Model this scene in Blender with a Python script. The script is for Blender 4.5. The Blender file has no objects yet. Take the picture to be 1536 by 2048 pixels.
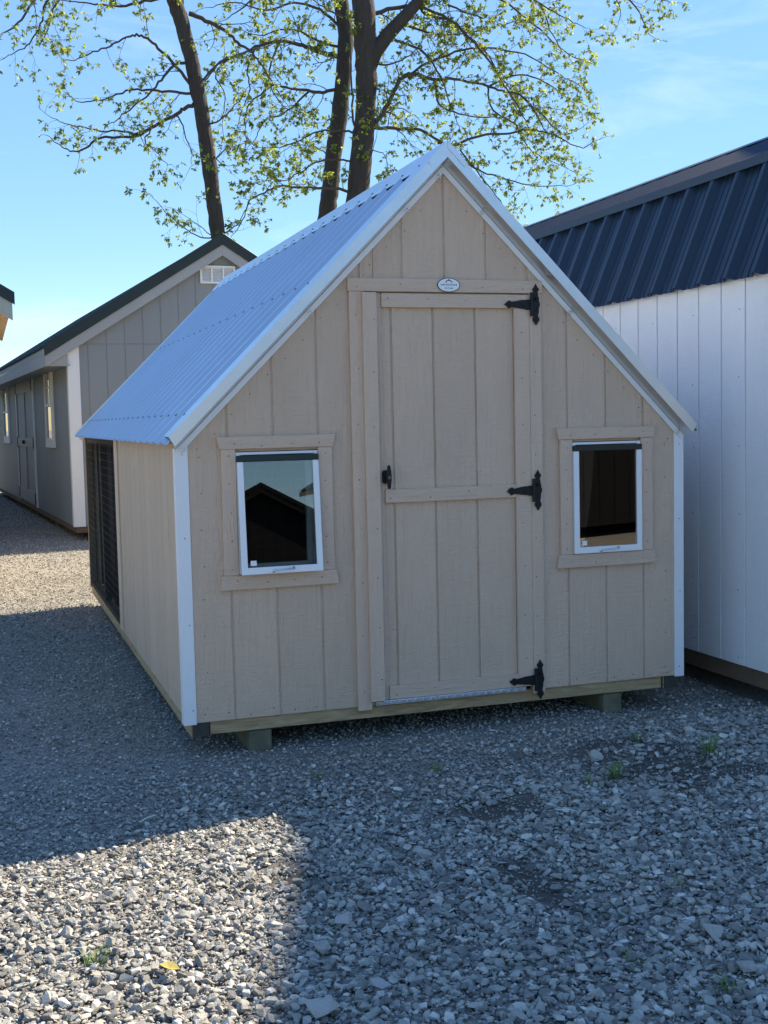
import bpy, bmesh, math, random
from mathutils import Vector, Matrix, Euler, noise
random.seed(7)
R = math.radians
S = bpy.context.scene
C = S.collection

# ------------------------------------------------------------------ camera
CAM = Vector((-2.0226, -5.1293, 1.4749)); YAW, PITCH, ROLL, FPX = 0.322, -0.0767, -0.0219, 2406.8
fw = Vector((math.sin(YAW)*math.cos(PITCH), math.cos(YAW)*math.cos(PITCH), math.sin(PITCH)))
rt0 = Vector((math.cos(YAW), -math.sin(YAW), 0)); up0 = rt0.cross(fw)
rt = rt0*math.cos(ROLL) + up0*math.sin(ROLL); up = up0*math.cos(ROLL) - rt0*math.sin(ROLL)
cam = bpy.data.cameras.new('camera'); camo = bpy.data.objects.new('camera', cam); C.objects.link(camo)
M4 = Matrix((rt, up, -fw)).transposed().to_4x4(); M4.translation = CAM; camo.matrix_world = M4
cam.sensor_fit = 'VERTICAL'; cam.sensor_height = 36; cam.lens = 36*FPX/2048; cam.clip_end = 2000; cam.clip_start = .05
S.camera = camo
S.render.resolution_x, S.render.resolution_y = 768, 1024
def at(px, py, Y):                      # point of the place seen at a photo pixel, on the plane y = Y
    d = fw + rt*((px-768)/FPX) - up*((py-1024)/FPX)
    return CAM + d*((Y-CAM.y)/d.y)

# ------------------------------------------------------------------ sky, sun, exposure
SKYK = 2.2
SUNV = Vector((1.0165, .42, 1)).normalized()
EL = math.asin(SUNV.z); AZ = math.atan2(SUNV.x, SUNV.y)
W = bpy.data.worlds.new('World'); S.world = W; W.use_nodes = True
nt = W.node_tree; nt.nodes.clear()
def N(t, ty, **kw):
    n = t.nodes.new(ty)
    for k, v in kw.items():
        if k in n.inputs: n.inputs[k].default_value = v
        else: setattr(n, k, v)
    return n
sky = N(nt, 'ShaderNodeTexSky', sky_type='NISHITA', sun_disc=False, sun_elevation=EL, sun_rotation=AZ, altitude=100, air_density=1.0, dust_density=.0, ozone_density=3.0)
tc = N(nt, 'ShaderNodeTexCoord'); mp = N(nt, 'ShaderNodeMapping'); mp.inputs['Scale'].default_value = (2.2, 2.2, 9)
mp.inputs['Rotation'].default_value = (.08, .1, 0)
nz = N(nt, 'ShaderNodeTexNoise', Scale=1.6, Detail=7, Roughness=.6, Distortion=.6)
rp = N(nt, 'ShaderNodeValToRGB'); rp.color_ramp.elements[0].position = .58; rp.color_ramp.elements[1].position = .9
mu = N(nt, 'ShaderNodeMath', operation='MULTIPLY'); mu.inputs[1].default_value = .45
mx = N(nt, 'ShaderNodeMixRGB'); mx.inputs[2].default_value = (5.0, 5.4, 5.8, 1)
bg = N(nt, 'ShaderNodeBackground', Strength=.12); wo = N(nt, 'ShaderNodeOutputWorld')
L = nt.links.new
L(tc.outputs['Generated'], mp.inputs[0]); L(mp.outputs[0], nz.inputs[0]); L(nz.outputs[0], rp.inputs[0]); L(rp.outputs[0], mu.inputs[0])
L(mu.outputs[0], mx.inputs[0]); sp = N(nt, 'ShaderNodeSeparateColor', mode='HSV'); cb_ = N(nt, 'ShaderNodeCombineColor', mode='HSV')   # even, deep spring-morning blue
pv = N(nt, 'ShaderNodeMath', operation='POWER'); pv.inputs[1].default_value = .35; kv = N(nt, 'ShaderNodeMath', operation='MULTIPLY'); kv.inputs[1].default_value = SKYK
ps = N(nt, 'ShaderNodeMath', operation='POWER'); ps.inputs[1].default_value = .76
L(sky.outputs[0], sp.inputs[0]); L(sp.outputs[0], cb_.inputs[0]); L(sp.outputs[1], ps.inputs[0]); L(ps.outputs[0], cb_.inputs[1]); L(sp.outputs[2], pv.inputs[0]); L(pv.outputs[0], kv.inputs[0]); L(kv.outputs[0], cb_.inputs[2])
L(cb_.outputs[0], mx.inputs[1]); L(mx.outputs[0], bg.inputs[0]); L(bg.outputs[0], wo.inputs[0])
sl = bpy.data.lights.new('sun', 'SUN'); sl.energy = 5.0; sl.angle = R(.53); sl.color = (1, .86, .66)
so = bpy.data.objects.new('sun', sl); C.objects.link(so); so.rotation_euler = (-SUNV).to_track_quat('-Z', 'Y').to_euler(); so.location = SUNV*40
V = S.view_settings; V.view_transform = 'Standard'; V.look = 'None'; V.exposure = 1.28; V.gamma = 1; V.use_curve_mapping = False
S.render.engine = 'CYCLES'

# ------------------------------------------------------------------ helpers
def mat(name, col, rough=.6, metal=0, var=0, vscale=(6, 6, 6), bump=0, bscale=(60, 60, 60), bdist=.002, spec=.5, objrand=0, extra=None):
    m = bpy.data.materials.new(name); m.use_nodes = True; t = m.node_tree; b = t.nodes['Principled BSDF']
    b.inputs['Roughness'].default_value = rough; b.inputs['Metallic'].default_value = metal; b.inputs['Specular IOR Level'].default_value = spec
    l = t.links.new; c4 = (*col, 1)
    co = N(t, 'ShaderNodeTexCoord'); colsock = None
    if var:
        mp = N(t, 'ShaderNodeMapping'); mp.inputs['Scale'].default_value = vscale
        n = N(t, 'ShaderNodeTexNoise', Scale=1, Detail=6, Roughness=.65)
        l(co.outputs['Object'], mp.inputs[0]); l(mp.outputs[0], n.inputs[0])
        mr = N(t, 'ShaderNodeMapRange'); mr.inputs[1].default_value = .25; mr.inputs[2].default_value = .75
        mr.inputs[3].default_value = 1-var; mr.inputs[4].default_value = 1+var
        l(n.outputs[0], mr.inputs[0]); s = mr.outputs[0]
        if objrand:
            oi = N(t, 'ShaderNodeObjectInfo'); r2 = N(t, 'ShaderNodeMapRange'); r2.inputs[3].default_value = 1-objrand; r2.inputs[4].default_value = 1+objrand
            l(oi.outputs['Random'], r2.inputs[0]); mm = N(t, 'ShaderNodeMath', operation='MULTIPLY'); l(s, mm.inputs[0]); l(r2.outputs[0], mm.inputs[1]); s = mm.outputs[0]
        vm = N(t, 'ShaderNodeVectorMath', operation='SCALE'); vm.inputs[0].default_value = col; l(s, vm.inputs['Scale']); l(vm.outputs[0], b.inputs['Base Color'])
        colsock = vm.outputs[0]
    else: b.inputs['Base Color'].default_value = c4
    if bump:
        mp = N(t, 'ShaderNodeMapping'); mp.inputs['Scale'].default_value = bscale
        n = N(t, 'ShaderNodeTexNoise', Scale=1, Detail=5, Roughness=.6, Distortion=.8)
        l(co.outputs['Object'], mp.inputs[0]); l(mp.outputs[0], n.inputs[0])
        bp = N(t, 'ShaderNodeBump', Strength=bump, Distance=bdist); l(n.outputs[0], bp.inputs['Height']); l(bp.outputs[0], b.inputs['Normal'])
    if extra: extra(t, b, l, co, colsock)
    return m

def mesh_obj(name, verts, faces, m, parent=None, smooth=False, bevel=0):
    me = bpy.data.meshes.new(name); me.from_pydata([tuple(v) for v in verts], [], faces)
    bm = bmesh.new(); bm.from_mesh(me); bmesh.ops.recalc_face_normals(bm, faces=bm.faces)
    if bevel: bmesh.ops.bevel(bm, geom=bm.edges[:], offset=bevel, segments=1, affect='EDGES', clamp_overlap=True)
    bm.to_mesh(me); bm.free()
    if smooth:
        for p in me.polygons: p.use_smooth = True
    o = bpy.data.objects.new(name, me); C.objects.link(o)
    if m: me.materials.append(m)
    if parent: o.parent = parent
    return o
class MB:
    def __init__(s): s.v = []; s.f = []
    def add(s, v, f): k = len(s.v); s.v += [tuple(x) for x in v]; s.f += [tuple(i+k for i in q) for q in f]; return s
    def box(s, x0, x1, y0, y1, z0, z1):
        return s.add([(x0,y0,z0),(x1,y0,z0),(x1,y1,z0),(x0,y1,z0),(x0,y0,z1),(x1,y0,z1),(x1,y1,z1),(x0,y1,z1)],
                     [(0,3,2,1),(4,5,6,7),(0,1,5,4),(1,2,6,5),(2,3,7,6),(3,0,4,7)])
    def prism(s, pts, a0, a1, axis='y'):        # polygon in xz (axis y) / yz (axis x) / xy (axis z), extruded a0..a1
        n = len(pts)
        mk = {'y': lambda p, a: (p[0], a, p[1]), 'x': lambda p, a: (a, p[0], p[1]), 'z': lambda p, a: (p[0], p[1], a)}[axis]
        return s.add([mk(p, a0) for p in pts]+[mk(p, a1) for p in pts], [tuple(range(n)), tuple(range(2*n-1, n-1, -1))]+[(i, (i+1)%n, (i+1)%n+n, i+n) for i in range(n)])
    def tube(s, path, rad, sides=6, cap=True):
        n = len(path); P = [Vector(p) for p in path]; rr = rad if isinstance(rad, (list, tuple)) else [rad]*n
        vs = []; pu = None
        for i, p in enumerate(P):
            d = (P[min(i+1, n-1)]-P[max(i-1, 0)])
            d = d.normalized() if d.length > 1e-9 else Vector((0, 0, 1))
            a = pu if pu is not None else (Vector((0, 0, 1)) if abs(d.z) < .9 else Vector((1, 0, 0)))
            u = a-d*a.dot(d)
            if u.length < 1e-6: u = d.orthogonal()
            u.normalize(); pu = u; w = d.cross(u)
            for k in range(sides):
                t = 2*math.pi*k/sides; vs.append(p+(u*math.cos(t)+w*math.sin(t))*rr[i])
        fs = [(i*sides+k, i*sides+(k+1)%sides, (i+1)*sides+(k+1)%sides, (i+1)*sides+k) for i in range(n-1) for k in range(sides)]
        if cap: fs += [tuple(range(sides-1, -1, -1)), tuple(range((n-1)*sides, n*sides))]
        return s.add(vs, fs)
    def disc(s, c, r, axis='y', t=.002, sides=8):
        c = Vector(c); d = {'x': Vector((1,0,0)), 'y': Vector((0,1,0)), 'z': Vector((0,0,1))}[axis]
        return s.tube([c-d*t/2, c+d*t/2], r, sides)
    def build(s, name, m, parent=None, **k): return mesh_obj(name, s.v, s.f, m, parent, **k)
def box(name, x0, x1, y0, y1, z0, z1, m, parent=None, bevel=.0015): return MB().box(x0,x1,y0,y1,z0,z1).build(name, m, parent, bevel=bevel)
def tag(o, label, cat, group=None, kind=None):
    if label: o['label'] = label
    if cat: o['category'] = cat
    if group: o['group'] = group
    if kind: o['kind'] = kind
    return o
def thing(name, label, cat, loc=(0,0,0), rz=0, group=None):
    o = bpy.data.objects.new(name, None); C.objects.link(o); o.location = loc; o.rotation_euler = (0, 0, rz); o.empty_display_size = .2
    return tag(o, label, cat, group)
def ribs(t0, t1, pitch=.2286, h=.019, off=0, wf=1.0):  # rib profile of an agricultural metal panel along t
    out = [(t0, 0)]; t = t0+off
    while t < t1-.03:
        for dt, hh in ((-.029*wf, 0), (-.010*wf, h), (.010*wf, h), (.029*wf, 0), (.078, 0), (.083, .006), (.091, .006), (.096, 0), (.133, 0), (.138, .006), (.146, .006), (.151, 0)):
            if t0 < t+dt < t1: out.append((t+dt, hh))
        t += pitch
    out.append((t1, 0)); return out
def sheet(name, A, B, t0, t1, m, parent, taxis=Vector((0,1,0)), off=0, thick=.0012, h=.019, wf=1.0):
    """ribbed sheet from line through A (upper) to line through B (lower), ribs run A->B, repeated along taxis"""
    A, B = Vector(A), Vector(B); n = taxis.cross(B-A).normalized()
    if n.z < 0: n = -n
    pr = ribs(t0, t1, off=off, h=h, wf=wf); vs = []; fs = []
    for t, hh in pr:
        for q in (A, B): vs.append(q+taxis*t+n*hh)
    for i in range(len(pr)-1): fs.append((2*i, 2*i+1, 2*i+3, 2*i+2))
    o = mesh_obj(name, vs, fs, m, parent)
    md = o.modifiers.new('thickness', 'SOLIDIFY'); md.thickness = thick; md.offset = 0
    return o

# ------------------------------------------------------------------ materials
def grain_extra(vertical, amt):
    def f(t, b, l, co, cs):
        mp = N(t, 'ShaderNodeMapping'); mp.inputs['Scale'].default_value = (55, 55, 5) if vertical else (5, 55, 55)
        n = N(t, 'ShaderNodeTexNoise', Scale=1, Detail=4, Roughness=.6, Distortion=1.4)
        mp2 = N(t, 'ShaderNodeMapping'); mp2.inputs['Scale'].default_value = (16, 16, 85) if vertical else (70, 20, 20)
        n2 = N(t, 'ShaderNodeTexNoise', Scale=1, Detail=3, Roughness=.5, Distortion=.9)
        l(co.outputs['Object'], mp.inputs[0]); l(mp.outputs[0], n.inputs[0]); l(co.outputs['Object'], mp2.inputs[0]); l(mp2.outputs[0], n2.inputs[0])
        ad = N(t, 'ShaderNodeMath', operation='MULTIPLY_ADD'); ad.inputs[1].default_value = .55; l(n2.outputs[0], ad.inputs[0]); l(n.outputs[0], ad.inputs[2])
        bp = N(t, 'ShaderNodeBump', Strength=amt, Distance=.0075); l(ad.outputs[0], bp.inputs['Height']); l(bp.outputs[0], b.inputs['Normal'])
    return f
TAN = (.59, .44, .325)
m_side = mat('tan_siding_paint', TAN, .55, var=.07, vscale=(3, 3, 1.0), extra=grain_extra(True, .9), objrand=.035)
m_trimv = mat('tan_trim_paint_upright', (.605, .451, .335), .5, var=.04, vscale=(8, 8, 2), extra=grain_extra(True, .8), objrand=.03)
m_trimh = mat('tan_trim_paint_level', (.605, .451, .335), .5, var=.04, vscale=(2, 8, 8), extra=grain_extra(False, .8), objrand=.03)
m_white = mat('white_painted_metal', (.78, .80, .82), .4, var=.03, vscale=(5, 5, 3))
m_wside = mat('white_siding_paint', (.77, .785, .80), .5, var=.03, vscale=(3, 3, 1), extra=grain_extra(True, .7))
m_whitewood = mat('white_trim_paint', (.8, .79, .76), .5, var=.05, vscale=(4, 4, 2), bump=.2, bscale=(30, 30, 6))
m_alu = mat('white_window_frame', (.8, .82, .84), .3)
def spangle(t, b, l, co, cs):
    v = N(t, 'ShaderNodeTexVoronoi', Scale=130); l(co.outputs['Object'], v.inputs['Vector'])
    mr = N(t, 'ShaderNodeMapRange'); mr.inputs[3].default_value = .30; mr.inputs[4].default_value = .48; l(v.outputs['Color'], mr.inputs[0]); l(mr.outputs[0], b.inputs['Roughness'])
m_galv = mat('galvanised_steel', (.74, .77, .80), .38, 1, var=.05, vscale=(9, 9, 9), extra=spangle, bump=0)
m_galvroof = mat('galvanised_roof_steel', (.60, .635, .67), .36, 1, var=.05, vscale=(2.5, 1.2, 2.5), bump=.06, bscale=(2, 6, 2), bdist=.01)
m_galvdull = mat('galvanised_steel_smooth', (.62, .63, .63), .25, 1)
m_navy = mat('navy_roof_steel', (.010, .025, .052), .45, var=.10, vscale=(2, 3, 2), spec=.35)
m_dark = mat('dark_green_roof_steel', (.010, .020, .020), .45, var=.1)
m_grey = mat('grey_siding_paint', (.245, .26, .265), .55, var=.04, vscale=(2, 2, 1), extra=grain_extra(True, .4), objrand=.02)
m_greytrim = mat('light_grey_trim_paint', (.34, .345, .345), .55, var=.04)
m_black = mat('black_iron', (.010, .012, .014), .5, spec=.3, bump=.15, bscale=(200, 200, 200), bdist=.001)
m_rubber = mat('dark_green_weatherstrip', (.008, .018, .014), .4)
m_chrome = mat('chrome', (.8, .8, .8), .15, 1)
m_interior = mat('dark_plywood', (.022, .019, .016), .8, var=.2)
m_shade = mat('black_interior_shade', (.010, .010, .012), .9, var=.3, vscale=(8, 8, 8))  # near-black colour standing in for the unlit inside of the run
m_wire = mat('galvanised_wire', (.06, .057, .054), .7, .2)
def wood(name, col, axis):
    def f(t, b, l, co, cs):
        mp = N(t, 'ShaderNodeMapping'); mp.inputs['Scale'].default_value = {'x': (2.2, 22, 22), 'y': (22, 2.2, 22)}[axis]
        w = N(t, 'ShaderNodeTexNoise', Scale=1.3, Detail=5, Roughness=.7, Distortion=2.2); l(co.outputs['Object'], mp.inputs[0]); l(mp.outputs[0], w.inputs[0])
        r = N(t, 'ShaderNodeValToRGB'); e = r.color_ramp.elements; e[0].position = .33; e[1].position = .66
        e[0].color = (col[0]*.52, col[1]*.48, col[2]*.42, 1); e[1].color = (*col, 1); l(w.outputs[0], r.inputs[0]); l(r.outputs[0], b.inputs['Base Color'])
    return mat(name, col, .7, extra=f)
m_pinex = wood('treated_pine_along_front', (.50, .37, .21), 'x'); m_piney = wood('treated_pine_along_side', (.50, .37, .21), 'y')
m_skid = mat('weathered_green_timber', (.13, .125, .08), .85, var=.35, vscale=(14, 14, 14), bump=.4, bscale=(40, 40, 40))
m_endgrain = mat('dark_end_grain', (.05, .048, .04), .85, var=.3, vscale=(20, 20, 20))
m_brownwood = mat('brown_skid_timber', (.15, .10, .065), .8, var=.25, vscale=(6, 6, 6))
m_nail = mat('nail_head_dark', (.12, .10, .085), .5)
def glass_mat(name, ior, tint):
    m = bpy.data.materials.new(name); m.use_nodes = True; t = m.node_tree; t.nodes.clear(); l = t.links.new
    o = N(t, 'ShaderNodeOutputMaterial'); mx = N(t, 'ShaderNodeMixShader'); fr = N(t, 'ShaderNodeFresnel', IOR=ior)
    tr = N(t, 'ShaderNodeBsdfTransparent', Color=(*tint, 1)); gl = N(t, 'ShaderNodeBsdfGlossy', Roughness=.0); gl.inputs['Color'].default_value = (1, .96, .91, 1)
    l(fr.outputs[0], mx.inputs[0]); l(tr.outputs[0], mx.inputs[1]); l(gl.outputs[0], mx.inputs[2]); l(mx.outputs[0], o.inputs[0]); return m
m_glass = glass_mat('window_glass', 2.1, (.75, .8, .82))

# ------------------------------------------------------------------ ground
def hz(x, y):
    n1 = noise.noise(Vector((x*.9, y*.7, 3.1))); n2 = noise.noise(Vector((x*2.6, y*2.3, 9.4)))
    h = .024+.016*n1+.009*n2
    if y < 1.2: h += -.022*math.exp(-(((x+.42)+.12*(y+1.7))/.16)**2)*min(1, max(0, (-.75-y)*3)) + .016*math.exp(-((x+.02)/.25)**2)*min(1, max(0, (-.6-y)*2))
    return h
def dirt(x, y):                                # bare earth where the stone is worn through
    n = noise.noise(Vector((x*3.1, y*3.1, 21)))*.5+noise.noise(Vector((x*7, y*7, 4)))*.35
    a = 1-math.hypot((x-.58)/.42, (y+.87+.45*(x-.58))/.33)
    b = 1-math.hypot((x+.43+.08*(y+1.7))/.10, (y+1.75)/.30)
    c = 1-math.hypot((x+.2)/.22, (y+1.05)/.14)
    d = 1-math.hypot((x+1.12+.0*y)/.12, (y+1.55)/.18)
    return max(a, b, c*.8, d*.7)*.8+n*1.3
def ground_extra(t, b, l, co, cs):
    v = N(t, 'ShaderNodeTexVoronoi', Scale=85); v2 = N(t, 'ShaderNodeTexVoronoi', Scale=240)
    l(co.outputs['Object'], v.inputs['Vector']); l(co.outputs['Object'], v2.inputs['Vector'])
    n = N(t, 'ShaderNodeTexNoise', Scale=1.1, Detail=6); l(co.outputs['Object'], n.inputs[0])
    r = N(t, 'ShaderNodeValToRGB'); e = r.color_ramp.elements; e[0].color = (.15, .14, .122, 1); e[1].color = (.40, .378, .33, 1); l(v.outputs['Color'], r.inputs[0])
    r2 = N(t, 'ShaderNodeMapRange'); r2.inputs[3].default_value = .7; r2.inputs[4].default_value = 1.25; l(n.outputs[0], r2.inputs[0])
    vm = N(t, 'ShaderNodeVectorMath', operation='SCALE'); l(r.outputs[0], vm.inputs[0]); l(r2.outputs[0], vm.inputs['Scale'])
    da = N(t, 'ShaderNodeAttribute', attribute_name='dirt'); dm = N(t, 'ShaderNodeMixRGB'); dm.inputs[2].default_value = (.085, .078, .068, 1); l(da.outputs['Fac'], dm.inputs[0]); l(vm.outputs[0], dm.inputs[1]); l(dm.outputs[0], b.inputs['Base Color'])
    ad = N(t, 'ShaderNodeMath', operation='ADD'); l(v.outputs['Distance'], ad.inputs[0]); l(v2.outputs['Distance'], ad.inputs[1])
    bp = N(t, 'ShaderNodeBump', Strength=.55, Distance=.012); bp.invert = True; l(ad.outputs[0], bp.inputs['Height']); l(bp.outputs[0], b.inputs['Normal'])
m_ground = mat('crushed_stone_bed', (.12, .12, .12), .95, extra=ground_extra)
gx = [-400, -120, -40, -12, -5]+[-3.4+.05*i for i in range(132)]+[5, 12, 40, 120, 400]
gy = [-400, -120, -40, -14, -6]+[-4+.05*i for i in range(100)]+[1+.1*i for i in range(130)]+[18, 30, 60, 150, 500]
gv = [(x, y, hz(x, y)-.006 if -3.5 < x < 3.2 and -4.1 < y < 14 else 0) for y in gy for x in gx]; w_ = len(gx)
gf = [(j*w_+i, j*w_+i+1, (j+1)*w_+i+1, (j+1)*w_+i) for j in range(len(gy)-1) for i in range(w_-1)]
g = mesh_obj('ground', gv, gf, m_ground, smooth=True); g['kind'] = 'structure'
a_ = g.data.attributes.new('dirt', 'FLOAT', 'POINT'); a_.data.foreach_set('value', [min(1, max(0, dirt(v[0], v[1])*2.2+.2)) if abs(v[0]) < 3.3 and -4 < v[1] < .5 else 0 for v in gv])

# ------------------------------------------------------------------ the coop
G = .2032; ZB, ZR = .18, 2.615
coop = thing('chicken_coop', 'tan wooden chicken coop with steep galvanised roof, white corner trim and wire run', 'chicken coop')
# front wall sheathing behind the grooved boards
fwall = MB()
def top(x): return ZR-abs(x)-.012
for x0, x1, holes in ((-1.218, -.985, ()), (-.985, -.615, ((.815, 1.35),)), (-.615, -.33, ()), (-.33, 0, ((.18, 2.036),)), (0, .415, ((.18, 2.036),)), (.415, .625, ()), (.625, .995, ((.815, 1.35),)), (.995, 1.218, ())):
    zs = [ZB]+[z for h in holes for z in h]
    if holes and holes[0][0] <= ZB: zs = [holes[0][1]]
    for k in range(0, len(zs), 2):
        if k+1 < len(zs): fwall.prism([(x0, zs[k]), (x1, zs[k]), (x1, zs[k+1]), (x0, zs[k+1])], .0055, .03)
        else: fwall.prism([(x0, zs[k]), (x1, zs[k]), (x1, top(x1)), (x0, top(x0))], .0055, .03)
front = fwall.build('front_wall', m_side, coop)
def sboard(x0, x1, z0, z1, parent, y0=0, y1=.0056, m=m_side):
    a, b = x0, x1
    pts = [(a, z0), (b, z0), (b, z1 if z1 else top(b)), (a, z1 if z1 else top(a))]
    return MB().prism(pts, y0, y1).build('siding_board', m, parent, bevel=.002)
for i in range(-6, 6):
    x0, x1 = i*G+.0045, (i+1)*G-.0045
    if i == -6: x0 = -1.219
    if i == 5: x1 = 1.219
    if i in (-5, -4, 3, 4):
        sboard(x0, x1, ZB, .80, front); sboard(x0, x1, 1.365, None, front)
    elif i == -2: sboard(x0, -.34, ZB, None, front) ; sboard(-.338, x1, 2.045, None, front)
    elif i in (-1, 0, 1): sboard(x0, x1, 2.045, None, front)
    elif i == 2: sboard(.415, x1, ZB, None, front)
    else: sboard(x0, x1, ZB, None, front)
# side, rear and right walls, floor, inner partition
lw = box('side_wall', -1.214, -1.19, .03, 2.44, ZB, 1.40, m_side, coop)
for i in range(12):
    a = i*G+.0065 if i else .031; b = min((i+1)*G-.0065, 2.436)
    box('siding_board', -1.2205, -1.2138, a, b, ZB, 1.392, m_side, lw, bevel=.002)
box('run_post', -1.228, -1.18, 2.442, 2.60, ZB+.01, 1.395, m_trimv, coop); box('run_post', -1.222, -1.16, 2.603, 2.67, ZB, 1.39, m_trimv, coop)
box('run_post', -1.222, -1.17, 4.81, 4.88, ZB, 1.40, m_brownwood, coop)
box('run_post', -1.212, -1.17, 3.70, 3.74, ZB, 1.39, m_interior, coop)
box('run_rail', -1.212, -1.17, 2.672, 4.808, ZB, .215, m_interior, coop); box('run_rail', -1.212, -1.17, 2.672, 4.808, 1.345, 1.395, m_interior, coop)
wm = MB(); y = 2.69
while y < 4.81:
    wm.box(-1.2185, -1.2165, y-.001, y+.001, ZB+.005, 1.39); y += .1016
z = .22
while z < 1.39:
    wm.box(-1.2165, -1.2148, 2.66, 4.82, z-.001, z+.001); z += .0508
wm.build('wire_mesh', m_wire, coop)
cl = MB(); n_ = 90
vs = []; 
for k in range(n_+1):
    yy = 2.62+2.22*k/n_; xx = -1.12+.012*math.sin(k*1.1)+.01*math.sin(k*.37+1)
    vs += [(xx, yy, ZB+.01), (xx+.004*math.sin(k*.6), yy, 1.40)]
cl.add(vs, [(2*k, 2*k+1, 2*k+3, 2*k+2) for k in range(n_)])
o = cl.build('added_dark_sheet', m_shade, coop, smooth=True); md = o.modifiers.new('t', 'SOLIDIFY'); md.thickness = .002  # sheet added behind the wire so the run looks dark inside
rw = box('side_wall', 1.19, 1.2135, .03, 4.88, ZB, 1.40, m_side, coop)
for i in range(24):
    box('siding_board', 1.2138, 1.2195, i*G+.004 if i else .031, (i+1)*G-.004, ZB, 1.392, m_side, rw, bevel=.002)
MB().prism([(-1.21, ZB), (1.21, ZB), (1.21, top(1.21)), (0, top(0)), (-1.21, top(1.21))], 4.85, 4.878).build('rear_wall', m_side, coop)
box('floor', -1.18, 1.18, .035, 4.84, .165, .178, m_interior, coop)
MB().prism([(-1.18, ZB), (1.18, ZB), (1.18, 1.38), (0, 2.55), (-1.18, 1.38)], 2.46, 2.48).build('partition', m_interior, coop)
wg = MB()
for k in range(44): wg.box(-1.15+k*.0508, -1.148+k*.0508, 1.195, 1.197, .2, 1.36)
for k in range(23): wg.box(-1.15, 1.15, 1.197, 1.199, .2+k*.0508, .202+k*.0508)
wg.build('inner_wire_mesh', m_wire, coop)
# base: joists, runners, skids
box('rim_joist', -1.128, 1.118, .012, .05, .122, .1795, m_pinex, coop, bevel=.002)
for s in (-1, 1): 
    r_ = box('runner', min(s*1.212, s*1.132), max(s*1.212, s*1.132), .012, 4.88, .118, .1795, m_piney, coop, bevel=.002)
    box('end_block', min(s*1.205, s*1.134), max(s*1.205, s*1.134), .001, .0115, .12, .1785, m_endgrain, r_, bevel=0)
for x0, x1 in ((-.955, -.865), (.80, .89)):
    MB().prism([(.05, .117), (4.85, .117), (4.85, -.02), (.16, -.02), (.05, .03)][::-1], x0, x1, 'x').build('skid', m_skid, coop, bevel=.004)
    box('skid_block', x0+.001, x1+.012, .018, .11, -.03, .1165, m_skid, coop, bevel=.006)
# white corner trims
for s in (-1, 1):
    a, b = (-1.243, -1.188) if s < 0 else (1.186, 1.238)
    ct = MB().prism([(a, ZB-.005), (b, ZB-.005), (b, 1.395 if s < 0 else 1.40), (a, 1.375)] if s < 0 else [(a, ZB-.005), (b, ZB-.005), (b, 1.375), (a, 1.405)], -.0045, -.0005).build('corner_trim', m_white, coop)
    box('trim_return', (a if s < 0 else b-.004), (a+.004 if s < 0 else b), -.0003, .055, ZB-.005, 1.37, m_white, ct, bevel=0)
# window units
def window(xc, tilt):
    hw = .183; zt, zb = 1.347, .818
    fr = MB()
    for q in ((xc-hw, xc-hw+.018, zb, zt), (xc+hw-.018, xc+hw, zb, zt), (xc-hw+.018, xc+hw-.018, zb, zb+.016), (xc-hw+.018, xc+hw-.018, zt-.012, zt)): fr.box(q[0], q[1], -.012, .075, q[2], q[3])
    for q in ((xc-hw+.018, xc-hw+.04, zb+.016, zt-.012), (xc+hw-.04, xc+hw-.018, zb+.016, zt-.012), (xc-hw+.04, xc+hw-.04, zb+.016, zb+.036)): fr.box(q[0], q[1], .05, .074, q[2], q[3])
    w = fr.build('window', m_alu, coop, bevel=.0015)
    T = Matrix.Translation((xc, -.016, zt-.016)) @ Matrix.Rotation(-tilt, 4, 'X')   # sash hung from its top edge
    def tf(mb): mb.v = [tuple(T @ Vector(v)) for v in mb.v]; return mb
    H = zt-.016-zb; sb = MB()
    for q in ((-hw+.002, -hw+.028, -H, -.026), (hw-.028, hw-.002, -H, -.026), (-hw+.028, hw-.028, -H, -H+.030)): sb.box(q[0], q[1], -.012, .004, q[2], q[3])
    tf(sb).build('sash', m_alu, w, bevel=.0015)
    tf(MB().box(-hw+.001, hw-.001, -.014, .006, -.026, .001)).build('weatherstrip', m_rubber, w, bevel=.002)
    tf(MB().box(-hw+.026, hw-.026, -.004, -.001, -H+.028, -.02)).build('pane', m_glass, w)
    tf(MB().box(-hw+.042, -hw+.068, -.0062, -.0045, -H+.038, -H+.060)).build('sticker', m_white, w)
    hb = MB().tube([(-.045, -.02, -H+.012), (-.036, -.026, -H+.015), (0, -.028, -H+.017), (.036, -.026, -H+.019), (.045, -.02, -H+.02)], [.006, .0035, .003, .0035, .006], 8)
    hb.disc((-.045, -.016, -H+.012), .007, t=.008); hb.disc((.045, -.016, -H+.02), .007, t=.008)
    tf(hb).build('sash_handle', m_chrome, w, smooth=True)
    # painted trim boards round the opening
    a, b = xc-.267, xc+.264
    MB().prism([(a+.012, 1.362), (b-.012, 1.362), (b, 1.416), (a, 1.416)], -.02, -.001).build('head_trim', m_trimh, w, bevel=.0015)
    MB().prism([(a, .752), (b, .752), (b-.008, .815), (a+.008, .815)], -.02, -.001).build('sill_trim', m_trimh, w, bevel=.0015)
    for q in ((xc-.248, xc-hw-.001), (xc+hw+.001, xc+.248)): box('side_trim', q[0], q[1], -.017, -.001, .8155, 1.3615, m_trimv, w)
    return w
window(-.80, R(4.6)); window(.812, R(.3))
# door surround
box('door_header', -.464, .478, -.02, -.001, 2.041, 2.099, m_trimh, coop)
box('door_jamb', -.458, -.392, -.018, -.001, .165, 2.0405, m_trimv, coop); box('door_jamb', .4125, .472, -.018, -.001, .165, 2.0405, m_trimv, coop)
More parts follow.
